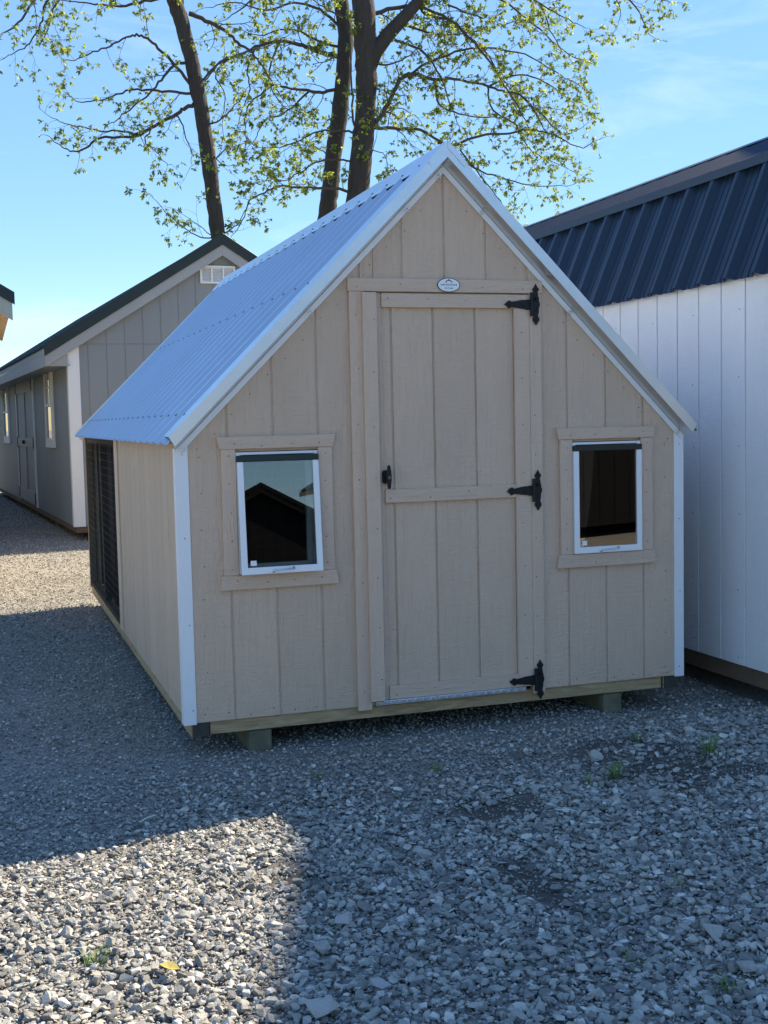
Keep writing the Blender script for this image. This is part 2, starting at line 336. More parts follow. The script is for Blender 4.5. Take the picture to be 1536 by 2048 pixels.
# door
door = MB().box(-.385, .409, .006, .03, .205, 2.034).build('door', m_side, coop)
for x0, x1 in ((-.3325, -.2645), (-.2555, -.0645), (-.0555, .1405), (.1495, .336)): box('door_board', x0, x1, 0, .0058, .205, 2.034, m_side, door, bevel=.002)
box('door_rail', -.308, .335, -.0185, -.0005, 1.972, 2.034, m_trimh, door); box('door_rail', -.308, .335, -.0185, -.0005, 1.10, 1.16, m_trimh, door); box('door_rail', -.308, .335, -.0185, -.0005, .203, .266, m_trimh, door)
box('door_stile', .3355, .4115, -.0185, -.0005, .203, 2.034, m_trimv, door)
box('door_stile', -.3355, -.3085, -.010, -.0005, .203, 2.034, m_trimv, door)
box('astragal', -.402, -.336, -.036, -.0185, .205, 2.036, m_trimv, door)
box('astragal_backing', -.390, -.337, -.018, .005, .206, 2.035, m_trimv, door)
th = box('threshold', -.375, .372, -.022, .03, .181, .2015, m_galv, coop, bevel=.002)
tm = MB()
for k in range(38):
    x = -.365+k*.0195; s = 1 if k % 2 else -1
    tm.tube([(x-.006, -.0225, .191-s*.005), (x, -.0245, .191), (x+.006, -.0225, .191+s*.005)], [.0012, .0022, .0012], 5)
tm.build('tread_pattern', m_galv, th)
# hinges
plate = [(0, 96), (8, 80), (16, 72), (16, 66), (9, 56), (13, 36), (14, 22), (20, 6), (20, -6), (14, -20), (15, -30), (10, -52), (17, -64), (17, -72), (8, -84), (0, -97), (-8, -84), (-17, -72), (-17, -64), (-11, -54), (-11, -52), (-26, -52), (-26, 52), (-11, 52), (-11, 56), (-16, 66), (-16, 72), (-8, 80)]
strap = [(-26, 23), (-48, 22), (-50, 20), (-72, 20), (-121, 11), (-135, 18), (-146, 10), (-159, 0), (-146, -10), (-136, -20), (-121, -13), (-72, -20), (-50, -22), (-48, -25), (-26, -25)]
for zc in (1.990, 1.130, .232):
    cx = .443
    h = MB().prism([(cx+a*.001, zc+b*.001) for a, b in plate], -.0265, -.0205).build('hinge', m_black, door, bevel=.001)
    MB().prism([(cx+a*.001, zc+b*.001) for a, b in strap], -.0262, -.0205).build('strap', m_black, h, bevel=.001)
    b_ = MB()
    b_.tube([(cx-.024, -.028, zc-.054), (cx-.024, -.028, zc+.054)], .0075, 8)
    for a, b in ((0, 72), (0, -70), (2, 26), (4, -22), (-136, 0), (-64, -5)): b_.disc((cx+a*.001, -.028, zc+b*.001), .0045, t=.005)
    b_.disc((cx+.002, -.034, zc+.026), .008, t=.014, sides=6)
    b_.build('pin_and_bolts', m_black, h, smooth=False)['kind'] = 'stuff'
# T handle
hd = MB()
hd.prism([(-.302+a*.019, 1.218+b*.030) for a, b in ((-1, -.7), (-.6, -1), (.6, -1), (1, -.7), (1, .7), (.6, 1), (-.6, 1), (-1, .7))], -.0215, -.0105)
hd.tube([(-.302, -.021, 1.218), (-.302, -.05, 1.218)], .011, 10)
hdl = hd.build('handle', m_black, door, bevel=.001)
MB().prism([(-.302+a*.001, 1.218+b*.001) for a, b in ((-5, 52), (0, 55), (5, 52), (10, 14), (11, 0), (10, -14), (6, -50), (0, -54), (-6, -50), (-10, -14), (-11, 0), (-10, 14))], -.062, -.046).build('grip', m_black, hdl, bevel=.0025)
MB().disc((-.302, -.0625, 1.216), .0085, t=.003, sides=14).build('lock_cylinder', m_chrome, hdl)
# oval maker's plate
m_signw = mat('sign_white', (.8, .84, .86), .35); m_signb = mat('sign_dark_blue', (.015, .04, .07), .4)
sx_, sz_ = .012, 2.073
ell = lambda a, b, n=36: [(sx_+a*math.cos(2*math.pi*k/n), sz_+b*math.sin(2*math.pi*k/n)) for k in range(n)]
sg = MB().prism(ell(.055, .0325), -.0235, -.0203).build('sign_plate', m_signb, coop); sg['label'] = 'small white oval plate with a house emblem'
MB().prism(ell(.0515, .0290), -.0246, -.0236).build('sign_face', m_signw, sg)
ic = MB()
for s in (-1, 1):
    ic.prism([(sx_+s*a, sz_+b) for a, b in ((0, .026), (.0175, .0150), (.0155, .0125), (0, .0215))], -.0253, -.0247)
    ic.prism([(sx_+s*a, sz_+b) for a, b in ((.0115, .0155), (.0135, .0145), (.0135, .0075), (.0115, .0075))], -.0253, -.0247)
ic.prism([(sx_+a, sz_+b) for a, b in ((-.0045, .0185), (.0045, .0185), (.0, .0225))], -.0258, -.0254)
ic.build('house_emblem', m_signb, sg)
def text(s, size, x, z, parent, name, y=-.0248):
    cu = bpy.data.curves.new(name, 'FONT'); cu.body = s; cu.size = size; cu.align_x = 'CENTER'; cu.extrude = .0002; cu.offset = size*.012
    o = bpy.data.objects.new(name, cu); C.objects.link(o); bpy.context.view_layer.update()
    me = bpy.data.meshes.new_from_object(o.evaluated_get(bpy.context.evaluated_depsgraph_get())); bpy.data.objects.remove(o)
    r = bpy.data.objects.new(name, me); C.objects.link(r); r.parent = parent; r.location = (x, y, z); r.rotation_euler = (R(90), 0, 0)
    me.materials.clear(); me.materials.append(m_signb); return r
text('SHED SOLUTIONS', .0098, sx_, sz_-.0025, sg, 'lettering'); text('555-775-6600', .0072, sx_, sz_-.0165, sg, 'lettering')
# rake: thin white trim on the wall, slanted return, galvanised flashing; mirrored left and right
YF, YR = -.068, 5.10
def rake_pt(d, s, u): # d: distance in from the roof's upper face, measured square to the slope; u: 0 at ridge .. 1 at eave
    q = 2.672-d*math.sqrt(2); x = u*(1.266-.55*d); return (s*x, q-x)
def band(name, d0, y0, d1, y1, m, parent, s, th=.0012, u1=1.0):
    a, b = rake_pt(d0, s, 0), rake_pt(d0, s, u1); c, d = rake_pt(d1, s, 0), rake_pt(d1, s, u1)
    o = mesh_obj(name, [(a[0], y0, a[1]), (b[0], y0, b[1]), (d[0], y1, d[1]), (c[0], y1, c[1])], [(0, 1, 2, 3)], m, parent)
    md = o.modifiers.new('t', 'SOLIDIFY'); md.thickness = th; md.offset = 0; return o
for s in (-1, 1):
    rk = band('rake_flashing', -.0165, YF+.0, .029, YF, m_galv, coop, s)
    band('flashing_top_leg', -.0168, YF+.0006, -.0205, .06, m_galv, rk, s)
    band('flashing_return', .0292, YF+.0004, .046, -.010, m_galvdull, rk, s)
    band('rake_trim', .048, -.0060, .072, -.0060, m_white, coop, s, .007)
    a = rake_pt(0, s, .01); b = rake_pt(0, s, 1.014)
    sheet('roof_sheet', (a[0], 0, a[1]), (b[0], 0, b[1]), -.058, YR, m_galvroof, coop, off=.115)
    # rear fascia closing the far end
    band('rear_flashing', -.0165, YR+.003, .06, YR+.003, m_galv, coop, s)
    # boards that carry the sheets
    MB().prism([(s*.0, 2.615), (s*1.212, 1.403), (s*1.212, 1.423), (s*0, 2.635)], .0, YR-.03).build('roof_deck', m_trimv, coop)
rc = MB()
for s in (-1, 1):
    A, B = Vector((0, 0, 2.703)), Vector((s*.098, 0, 2.601)); n = Vector((s*.7, 0, .7))
    rc.add([A+Vector((0, YF-.004, 0)), A+Vector((0, YR+.01, 0)), B+Vector((0, YR+.01, 0)), B+Vector((0, YF-.004, 0))], [(0, 1, 2, 3)])
    rc.add([B+Vector((0, YF-.004, 0)), B+Vector((0, YR+.01, 0)), B+Vector((s*.004, YR+.01, -.012)), B+Vector((s*.004, YF-.004, -.012))], [(0, 1, 2, 3)])
o = rc.build('ridge_cap', m_galv, coop); md = o.modifiers.new('t', 'SOLIDIFY'); md.thickness = .0012
for s in (-1, 1): # folded end tab of the ridge cap over the rake
    MB().prism([(s*.001, 2.702), (s*.095, 2.606), (s*.080, 2.588), (s*.001, 2.668)], YF-.0035, YF-.0015).build('cap_end', m_galv, o)
sc = MB(); k = 0; yy = -.058+.115
while yy < YR-.05:
    for s in (-1, 1):
        for d in (.085, .62, 1.185):
            x = d; z = 2.672-x+.019*1.414; c = Vector((s*(x+.0), yy if d > .3 else yy, z)) ; n = Vector((s*.707, 0, .707))
            if d < .3: c = Vector((s*.088, yy, 2.703-.088*1.04))
            sc.tube([c-n*.002, c+n*.004], .0065, 6)
    yy += .2286
sc.build('roof_screws', mat('screw_head', (.12, .13, .14), .4, .6), coop)['kind'] = 'stuff'
# screw eyes along the rake trim
for s, u in ((-1, .02), (-1, .145), (1, .145), (-1, .515), (1, .505), (-1, .985), (1, .97)):
    p = rake_pt(.062, s, u); e = MB(); c = Vector((p[0], -.026, p[1]-.006)); e.tube([(p[0], -.006, p[1]), (p[0], -.02, p[1])], .003, 6)
    e.tube([c+Vector((math.cos(t)*.0085, 0, math.sin(t)*.0085)) for t in [i*2*math.pi/10 for i in range(11)]], .0022, 5)
    e.build('screw_eye', m_chrome, coop, smooth=True)
# nail heads
nl = MB(); rn = random.Random(3)
def nail(x, y, z, r=.0029): nl.disc((x+rn.uniform(-.006, .006), y, z+rn.uniform(-.012, .012)), r*rn.uniform(.8, 1.15), t=.0012, sides=6)
for x in (-1.135, 1.135):
    for k in range(8): nail(x, -.0006, .24+k*.155)
for k in range(24): nail(-1.15+k*.1, -.0006, .205) if not -.46 < -1.15+k*.1 < .47 else None
for xc in (-.80, .812):
    for sx in (-.215, .215):
        for k in range(5): nail(xc+sx, -.0176, .85+k*.12)
    for k in range(4): nail(xc-.19+k*.127, -.0206, 1.384); nail(xc-.19+k*.127, -.0206, .785)
for k in range(8): nail(-.425, -.0186, .26+k*.24); nail(.435, -.0186, .34+k*.19); nail(-.355, -.0366, .3+k*.23); nail(.372, -.019, .33+k*.22)
for zz in (2.003, 1.13, .235):
    for k in range(4): nail(-.28+k*.19, -.019, zz)
for k in range(5): nail(-.42+k*.2, -.0206, 2.068) if k != 2 else None
for k in range(4): nail(-1.207, -.005, .24+k*.37); nail(1.215, -.005, .22+k*.37)
for k in range(14): nail(-1.15+k*.08, -.0006, ZR-1.15+k*.08-.11); nail(1.15-k*.08, -.0006, ZR-1.15+k*.08-.11)
nl.build('nail_heads', m_nail, coop)['kind'] = 'stuff'

# ------------------------------------------------------------------ white gambrel barn on the right
BX, Y0, Y1 = 1.565, -.45, 6.5
barn = thing('gambrel_barn', 'white grooved-siding barn with navy metal gambrel roof close beside the coop', 'barn', (BX, 0, 0))
KX, KZ, RX, RZ, EX, EZ = .21, 2.73, 1.635, 3.32, -.035, 2.12; WD = 2*RX
prof = [(0, .2), (WD, .2), (WD, 2.1), (WD-KX, 2.68), (RX, 3.27), (KX, 2.68), (0, 2.1)]
sidew = box('side_wall', .006, .03, Y0, Y1, .2, 2.16, m_wside, barn)
i = 0; y = Y0
while y < Y1-.01:
    box('siding_board', 0, .0058, y+.0045, min(y+G-.0045, Y1), .2, 2.16, m_wside, sidew, bevel=.002); y += G
box('side_wall', WD-.03, WD, Y0, Y1, .2, 2.1, m_wside, barn)
for a, b in ((Y0, Y0+.03), (Y1-.03, Y1)): MB().prism(prof, a, b).build('end_wall', m_wside, barn)
box('skirt_beam', .02, .06, Y0, Y1, .11, .1985, m_brownwood, barn); box('skirt_beam', WD-.06, WD-.02, Y0, Y1, .11, .1985, m_brownwood, barn)
for a in (.35, 1.2, 2.1, 2.95): box('skid', a, a+.09, Y0+.1, Y1-.1, -.02, .11, m_skid, barn)
for s in (0, 1):
    f = (lambda x: x) if not s else (lambda x: WD-x)
    sheet('roof_sheet', (f(KX+.01), 0, KZ), (f(EX), 0, EZ), Y0-.06, Y1+.06, m_navy, barn, off=.09, h=.036, wf=1.4)
    sheet('roof_sheet', (f(RX), 0, RZ), (f(KX-.035), 0, KZ+.005), Y0-.06, Y1+.06, m_navy, barn, off=.09, h=.02)
for s in (0, 1):
    f = (lambda x: x) if not s else (lambda x: WD-x)
    MB().prism([(f(KX-.043), KZ-.022), (f(KX-.036), KZ-.022), (f(KX-.036), KZ+.022), (f(KX-.043), KZ+.022)], Y0-.065, Y1+.065).build('knee_flashing', m_navy, barn)
MB().prism([(RX-.12, RZ-.02), (RX, RZ+.035), (RX+.12, RZ-.02), (RX, RZ+.028)], Y0-.07, Y1+.07).build('ridge_cap', m_navy, barn)
sc = MB(); y = Y0-.06+.09+.04
while y < Y1:
    sc.tube([(.02, y, 2.29), (.008, y, 2.295)], .007, 6); y += .4572
sc.build('roof_screws', m_black, barn)['kind'] = 'stuff'
bn = MB()
for k in range(18):
    for z in (.26, .6, .95, 1.3, 1.65, 2.0): bn.disc((-.0006, Y0+.05+k*.4064+rn.uniform(-.01, .01), z+rn.uniform(-.03, .03)), .0035, 'x', .0012, 6)
bn.build('nail_heads', m_nail, barn)['kind'] = 'stuff'

# ------------------------------------------------------------------ grey shed behind
gs = thing('grey_shed', 'grey shed with white corner boards, dark green roof and double doors behind the coop', 'shed', (-.92, 10.545, 0), R(3.8))
GW, GL, GE, GA, GB = 4.0, 12.5, 2.47, 3.72, .2     # width, length, wall height, gable apex, wall bottom
gw = MB().prism([(0.006, GB), (GW, GB), (GW, GE), (GW/2, GA), (0.006, GE)], .006, .03).build('gable_wall', m_grey, gs)
gp = .235; x = .004
gt = lambda q: GE+(GA-GE)*(1-abs(q-GW/2)/(GW/2))
x = 0
while x < GW-.01:
    a, b = x+.005, min(x+gp-.005, GW)
    MB().prism([(a, GB), (b, GB), (b, GE+.03), (a, GE+.03)], 0, .0058).build('siding_board', m_grey, gw, bevel=.002)
    pts = [(a, GE+.045), (b, GE+.045), (b, max(gt(b), GE+.05)), (a, max(gt(a), GE+.05))]
    if a < GW/2 < b: pts = [(a, GE+.045), (b, GE+.045), (b, gt(b)), (GW/2, GA), (a, gt(a))]
    MB().prism(pts, 0, .0058).build('siding_board', m_grey, gw, bevel=.002); x += gp
sw = box('side_wall', .006, .03, .03, GL, GB, GE, m_grey, gs)
y = .03
while y < GL-.01:
    box('siding_board', 0, .0058, y+.004, min(y+G-.004, GL), GB, GE, m_grey, sw, bevel=.002); y += G
box('side_wall', GW-.03, GW, .03, GL, GB, GE, m_grey, gs)
MB().prism([(0, GB), (GW, GB), (GW, GE), (GW/2, GA), (0, GE)], GL, GL+.03).build('rear_wall', m_grey, gs)
cb = box('corner_board', -.022, .125, -.022, -.001, GB, GE+.01, m_whitewood, gs); box('corner_return', -.022, -.0005, -.0005, .10, GB, GE, m_whitewood, cb)
box('skid', .25, .34, -.01, GL, 0, .12, m_brownwood, gs); box('skid', GW-.34, GW-.25, -.01, GL, 0, .12, m_brownwood, gs)
box('rim_joist', .01, GW-.01, .008, .045, .12, .199, m_brownwood, gs); box('rim_joist', .01, .045, .046, GL, .12, .199, m_brownwood, gs)
OV, FO = .28, .10; sl_ = (GA-GE)/(GW/2)
for s in (0, 1):
    f = (lambda q: q) if not s else (lambda q: GW-q)
    zt_ = lambda q: GA+.12-sl_*(GW/2-q)     # roof top line for q<=GW/2
    MB().prism([(f(GW/2), zt_(GW/2)-.035), (f(-OV), zt_(-OV)-.035), (f(-OV), zt_(-OV)-.19), (f(GW/2), zt_(GW/2)-.19)], -FO, -FO+.03).build('rake_fascia', m_greytrim, gs, bevel=.003)
    MB().prism([(f(GW/2), zt_(GW/2)+.10), (f(-OV-.03), zt_(-OV-.03)+.10), (f(-OV-.03), zt_(-OV-.03)-.05), (f(GW/2), zt_(GW/2)-.05)], -FO-.02, -FO-.006).build('rake_flashing', m_dark, gs, bevel=.002)
    a, b = (f(GW/2), 0, zt_(GW/2)+.06), (f(-OV-.02), 0, zt_(-OV-.02)+.06)
    sheet('roof_sheet', a, b, -FO-.005, GL+.15, m_dark, gs, off=.08)
    MB().prism([(f(GW/2), zt_(GW/2)+.05), (f(-OV), zt_(-OV)+.05), (f(-OV), zt_(-OV)-.03), (f(GW/2), zt_(GW/2)-.03)], -FO+.031, GL+.1).build('roof_deck', m_greytrim, gs)
    box('eave_fascia', min(f(-OV-.018), f(-OV)), max(f(-OV-.018), f(-OV))-.0005, -FO, GL+.1, zt_(-OV)-.19, zt_(-OV)-.04, m_greytrim, gs)
    box('soffit', min(f(-OV), f(-.001)), max(f(-OV), f(-.001)), -FO+.031, GL+.1, zt_(-OV)-.185, zt_(-OV)-.165, m_greytrim, gs)
for a, b in ((-OV+.001, -.024), (GW+.001, GW+OV-.001)):
    zc = lambda q: GA+.12-sl_*abs(GW/2-q)-.031
    MB().prism([(a, GA+.12-sl_*(GW/2+OV)-.186), (b, GA+.12-sl_*(GW/2+OV)-.186), (b, zc(b)), (a, zc(a))], -FO+.0305, -.03).build('eave_return', m_greytrim, gs)
vt = MB()
for q in ((1.71, 2.18, 3.50, 3.525), (1.71, 2.18, 3.295, 3.32), (1.71, 1.735, 3.32, 3.50), (2.155, 2.18, 3.32, 3.50), (1.855, 1.875, 3.32, 3.50), (2.01, 2.03, 3.32, 3.50)): vt.box(q[0], q[1], -.03, -.001, q[2], q[3])
vent = vt.build('gable_vent', m_whitewood, gs)
for k in range(9):
    z = 3.325+k*.0193
    for a, b in ((1.736, 1.854), (1.876, 2.009), (2.031, 2.154)): MB().add([(a, -.022, z), (b, -.022, z), (b, -.008, z+.016), (a, -.008, z+.016), (a, -.022, z+.003), (b, -.022, z+.003), (b, -.008, z+.019), (a, -.008, z+.019)], [(0,3,2,1),(4,5,6,7),(0,1,5,4),(1,2,6,5),(2,3,7,6),(3,0,4,7)]).build('louvre_slat', m_whitewood, vent)
def shed_window(y0, y1, z0, z1):
    w = MB()
    for q in ((y0+.09, y0+.125, z0+.1, z1-.1), (y1-.125, y1-.09, z0+.1, z1-.1), (y0+.125, y1-.125, z0+.1, z0+.13), (y0+.125, y1-.125, z1-.13, z1-.1), (y0+.125, y1-.125, (z0+z1)/2-.02, (z0+z1)/2+.02)): w.box(-.035, -.001, q[0], q[1], q[2], q[3])
    o = w.build('window', m_whitewood, gs); box('pane', -.012, -.006, y0+.1, y1-.1, z0+.11, z1-.11, m_glass, o, 0); box('backing', -.0045, -.002, y0+.1, y1-.1, z0+.11, z1-.11, m_interior, o, 0)
    mu_ = MB(); ym = (y0+y1)/2; zm = (z0+z1)/2
    for k in (1, 2): q = y0+.125+(y1-y0-.25)*k/3; mu_.box(-.022, -.013, q-.007, q+.007, zm+.02, z1-.13)
    mu_.box(-.023, -.0125, y0+.125, y1-.125, (zm+z1)/2-.06, (zm+z1)/2-.045); mu_.build('muntins', m_whitewood, o)
    for q in ((y0, y1, z1-.1, z1, .02), (y0, y1, z0, z0+.1, .02)): box('trim_board', -.028, -.0005, q[0], q[1], q[2], q[3], m_whitewood, o)
    for q in ((y0+.02, y0+.09), (y1-.09, y1-.02)): box('trim_board', -.025, -.0005, q[0], q[1], z0+.1005, z1-.1005, m_whitewood, o)
shed_window(1.62, 2.55, 1.18, 2.38); shed_window(8.2, 9.4, 1.18, 2.38)
dd = box('door_surround', -.026, -.0005, 4.05, 6.8, 2.28, 2.40, m_whitewood, gs)
for a, b in ((4.05, 4.15), (6.7, 6.8)): box('door_jamb', -.024, -.0005, a, b, .2, 2.2795, m_whitewood, dd)
m_dgrey = mat('shed_door_paint', (.30, .31, .31), .55, var=.04)
for a, b in ((4.155, 5.42), (5.43, 6.695)):
    d_ = box('door', -.012, -.0008, a, b, .24, 2.25, m_dgrey, gs)
    for q in ((a, a+.1, .24, 2.25), (b-.1, b, .24, 2.25), (a+.1, b-.1, .24, .44), (a+.1, b-.1, 2.05, 2.25), (a+.1, b-.1, 1.15, 1.3)): box('door_trim', -.028, -.0125, q[0]+.001, q[1]-.001, q[2]+.001, q[3]-.001, m_greytrim, d_)
    for z in (.34, 1.22, 2.14): e = a+.03 if a < 5 else b-.03; box('hinge', -.034, -.0285, e-.05, e+.05, z-.09, z+.09, m_black, d_)
    if a > 5: box('handle', -.07, -.0285, a+.02, a+.07, 1.2, 1.26, m_black, d_)

# ------------------------------------------------------------------ neighbouring sheds seen or mirrored, and unseen buildings added for shade
def plain_shed(name, label, loc, rz, w, l, wall, apex, mw, mr, mt, ov=.3, fo=.2):
    t = thing(name, label, 'shed', loc, rz)
    q = lambda x: wall+(apex-wall)*(1-abs(x-w/2)/(w/2)); n = round(w/.3); s_ = (apex-wall)/(w/2)
    g_ = MB().prism([(0, .15), (w, .15), (w, wall), (w/2, apex), (0, wall)], .006, .03).build('gable_wall', mw, t)
    for k in range(n):
        a, b = w*k/n+.005, w*(k+1)/n-.005
        MB().prism([(a, .15), (b, .15), (b, q(b)-.01)]+([(w/2, apex-.01)] if a < w/2 < b else [])+[(a, q(a)-.01)], 0, .0058).build('siding_board', mw, g_)
    MB().prism([(0, .15), (w, .15), (w, wall), (w/2, apex), (0, wall)], l, l+.024).build('rear_wall', mw, t)
    for a in (0, w-.03): box('side_wall', a, a+.03, .031, l-.001, .15, wall, mw, t)
    for a in (.2, w-.3): box('skid', a, a+.1, 0, l, -.02, .149, m_skid, t)
    for s in (0, 1):
        f = (lambda x: x) if not s else (lambda x: w-x); zt = lambda x: apex+.10-s_*(w/2-x)
        sheet('roof_sheet', (f(w/2), 0, zt(w/2)+.02), (f(-ov), 0, zt(-ov)+.02), -fo, l+fo, mr, t, off=.1)
        MB().prism([(f(w/2), zt(w/2)), (f(-ov), zt(-ov)), (f(-ov), zt(-ov)-.06), (f(w/2), zt(w/2)-.06)], -fo+.03, l+fo-.03).build('roof_deck', m_piney, t)
        MB().prism([(f(w/2), zt(w/2)+.045), (f(-ov-.02), zt(-ov-.02)+.045), (f(-ov-.02), zt(-ov-.02)-.055), (f(w/2), zt(w/2)-.055)], -fo-.012, -fo-.002).build('rake_flashing', mr, t)
        MB().prism([(f(w/2), zt(w/2)-.03), (f(-ov), zt(-ov)-.03), (f(-ov), zt(-ov)-.19), (f(w/2), zt(w/2)-.19)], -fo, -fo+.025).build('rake_fascia', mt, t)
    return t
m_char = mat('charcoal_siding_paint', (.006, .007, .008), .8, spec=.1)
m_cream = mat('cream_siding_paint', (.52, .46, .36), .6, var=.05)
plain_shed('cream_shed', 'cream shed whose dark roof corner pokes in above the sunlit gravel', (-5.76, 5.2, 0), 0, 3.7, 4.0, 2.62, 3.75, m_cream, m_dark, m_cream, ov=.33)
HH = 8.5; rn_ = Vector((-.985+1.0165*HH, -.9+.42*HH, 0))+Vector((.31, .95, 0))*.25-Vector((.31, .95, 0))*3.6; uc = Vector((.951, -.309, 0))
plain_shed('unseen_shadow_house', 'unseen tall narrow pale house beyond the white barn, added to cast the foreground shadow', tuple(rn_-uc*2.0), R(-18), 4.0, 3.6, 5.75, HH-.13, m_cream, m_dark, m_whitewood, ov=.1, fo=.03)  # out of view, added and shaped to throw the slanting shadow edge on the gravel
plain_shed('dark_shed', 'near-black shed across the yard, mirrored in the right coop window', (8.2, -9.6, 0), R(160), 4.4, 4, 2.4, 3.5, mat('brown_siding_paint', (.010, .011, .013), .8, spec=.1), m_dark, m_greytrim)
plain_shed('unseen_sky_block_shed', 'unseen long dark green shed added to shade the side wall of the grey shed', (-6.9, 10.8, 0), R(3.8), 4.1, 14, 2.5, 3.7, mat('dark_green_siding_paint', (.02, .03, .025), .7), m_dark, m_greytrim, ov=.12)  # out of view, added to keep sky light off the grey side wall
plain_shed('charcoal_shed', 'charcoal gable shed across the yard, its peak mirrored in the left coop window', (6.3, -21.5, 0), R(180), 4.8, 5, 2.1, 3.42, m_char, m_char, m_char)

# ------------------------------------------------------------------ trees
m_bark = mat('grey_brown_bark', (.050, .042, .035), .9, var=.35, vscale=(16, 16, 2.5), bump=.9, bscale=(26, 26, 3.5), bdist=.05)
m_twig = mat('dark_twig_bark', (.065, .052, .042), .85)
def leafmat():
    m = bpy.data.materials.new('spring_leaf'); m.use_nodes = True; t = m.node_tree; t.nodes.clear(); l = t.links.new
    o = N(t, 'ShaderNodeOutputMaterial'); mx = N(t, 'ShaderNodeMixShader'); mx.inputs[0].default_value = .5
    d = N(t, 'ShaderNodeBsdfDiffuse'); tr = N(t, 'ShaderNodeBsdfTranslucent')
    at_ = N(t, 'ShaderNodeAttribute', attribute_name='tint'); r = N(t, 'ShaderNodeValToRGB'); e = r.color_ramp.elements
    e[0].color = (.065, .11, .03, 1); e[1].color = (.30, .335, .065, 1); l(at_.outputs['Fac'], r.inputs[0])
    vm = N(t, 'ShaderNodeVectorMath', operation='SCALE'); vm.inputs['Scale'].default_value = 2.0; l(r.outputs[0], vm.inputs[0])
    l(r.outputs[0], d.inputs[0]); l(vm.outputs[0], tr.inputs[0]); l(d.outputs[0], mx.inputs[1]); l(tr.outputs[0], mx.inputs[2]); l(mx.outputs[0], o.inputs[0]); return m
m_leaf = leafmat()
def tree(name, label, Y, trunk, limbs, seed, dens=1.0, extra_forks=()):
    rd = random.Random(seed); P = [at(a, b, Y) for a, b, w in trunk]; base = Vector((P[0].x+.1, Y, 0))
    t = thing(name, label, 'tree', base, 0, 'spring trees behind the sheds')
    sc = (base-CAM).length/FPX
    path = [base, base.lerp(P[0], .15)+Vector((-.03, 0, 0)), base.lerp(P[0], .55)]+P; rad = [trunk[0][2]*.82*sc, trunk[0][2]*.60*sc, trunk[0][2]*.53*sc]+[w*.5*sc for a, b, w in trunk]
    # finer trunk with slight knobbles
    pp = []; rr = []
    for i in range(len(path)-1):
        for k in range(6):
            u = k/6; q = path[i].lerp(path[i+1], u); pp.append(q+Vector((rd.uniform(-1, 1), rd.uniform(-1, 1), 0))*.008); rr.append((rad[i]*(1-u)+rad[i+1]*u)*rd.uniform(.95, 1.06))
    loc = lambda q: q-base
    tb = MB().tube([loc(q) for q in pp], rr, 14)
    for fk in extra_forks:
        F = [loc(at(a, b, Y+dy)) for a, b, w, dy in fk]; tb.tube(F, [w*.5*sc for a, b, w, dy in fk], 10)
    tb.build('trunk', m_bark, t, smooth=True)
    br = MB(); leaves = []; tints = []; lf = []
    def leafcluster(p, d, big=1.0):
        n = rd.randint(4, 7); tn = min(1, max(0, rd.gauss(.5, .28)))
        for k in range(n):
            v = Vector((rd.gauss(0, 1), rd.gauss(0, 1), rd.gauss(-.15, .8))).normalized()*.9+d*.5; v.normalize()
            w = v.cross(Vector((rd.gauss(0, 1), rd.gauss(0, 1), rd.gauss(0, 1)))).normalized(); Ln = rd.uniform(.06, .115)*big; wd = Ln*.23
            i = len(leaves); m_ = p+v*Ln*.5+Vector((0, 0, -.006))
            leaves.extend([p, m_+w*wd, p+v*Ln+Vector((0, 0, -.015)), m_-w*wd]); lf.append((i, i+1, i+2, i+3)); tints.append(min(1, max(0, tn+rd.gauss(0, .1))))
    def catkins(p, q):
        for k in range(rd.randint(3, 6)):
            a = p.lerp(q, rd.random()); i = len(leaves); h = rd.uniform(.05, .09)
            leaves.extend([a+Vector((-.005, 0, 0)), a+Vector((.005, 0, 0)), a+Vector((.004, .004, -h)), a+Vector((-.004, .004, -h))]); lf.append((i, i+1, i+2, i+3)); tints.append(rd.uniform(0, .5))
    def twig(p, d, ln, r, lev):
        n = max(3, int(ln/.11)); pts = [p]; dr = d.copy()
        bend = Vector((rd.gauss(0, .10), rd.gauss(0, .10), rd.gauss(-.05 if lev == 1 else -.01, .08)))
        for k in range(n):
            dr = (dr+bend+Vector((rd.gauss(0, .17), rd.gauss(0, .17), rd.gauss(0, .15)))).normalized(); pts.append(pts[-1]+dr*(ln/n))
        br.tube(pts, [r*(1-.65*k/n) for k in range(n+1)], 4 if lev == 1 else 3, False)
        for k in range(1, n+1):
            if lev < 3 and k < n and rd.random() < (.62 if lev == 1 else .42)*dens:
                sd = (pts[k]-pts[k-1]).normalized(); o_ = sd.orthogonal(); o_.rotate(Matrix.Rotation(rd.uniform(0, 6.28), 3, sd))
                twig(pts[k], (sd*.75+o_*rd.uniform(.5, .95)).normalized(), ln*rd.uniform(.3, .55), max(.0035, r*.55), lev+1)
            elif lev > 1 and rd.random() < .30: leafcluster(pts[k], dr, .8)
            if lev > 1 and rd.random() < .035: catkins(pts[k-1], pts[k])
        leafcluster(pts[-1], dr, rd.uniform(.85, 1.15))
        if rd.random() < .5: leafcluster(pts[-1]-dr*.03, dr, .85)
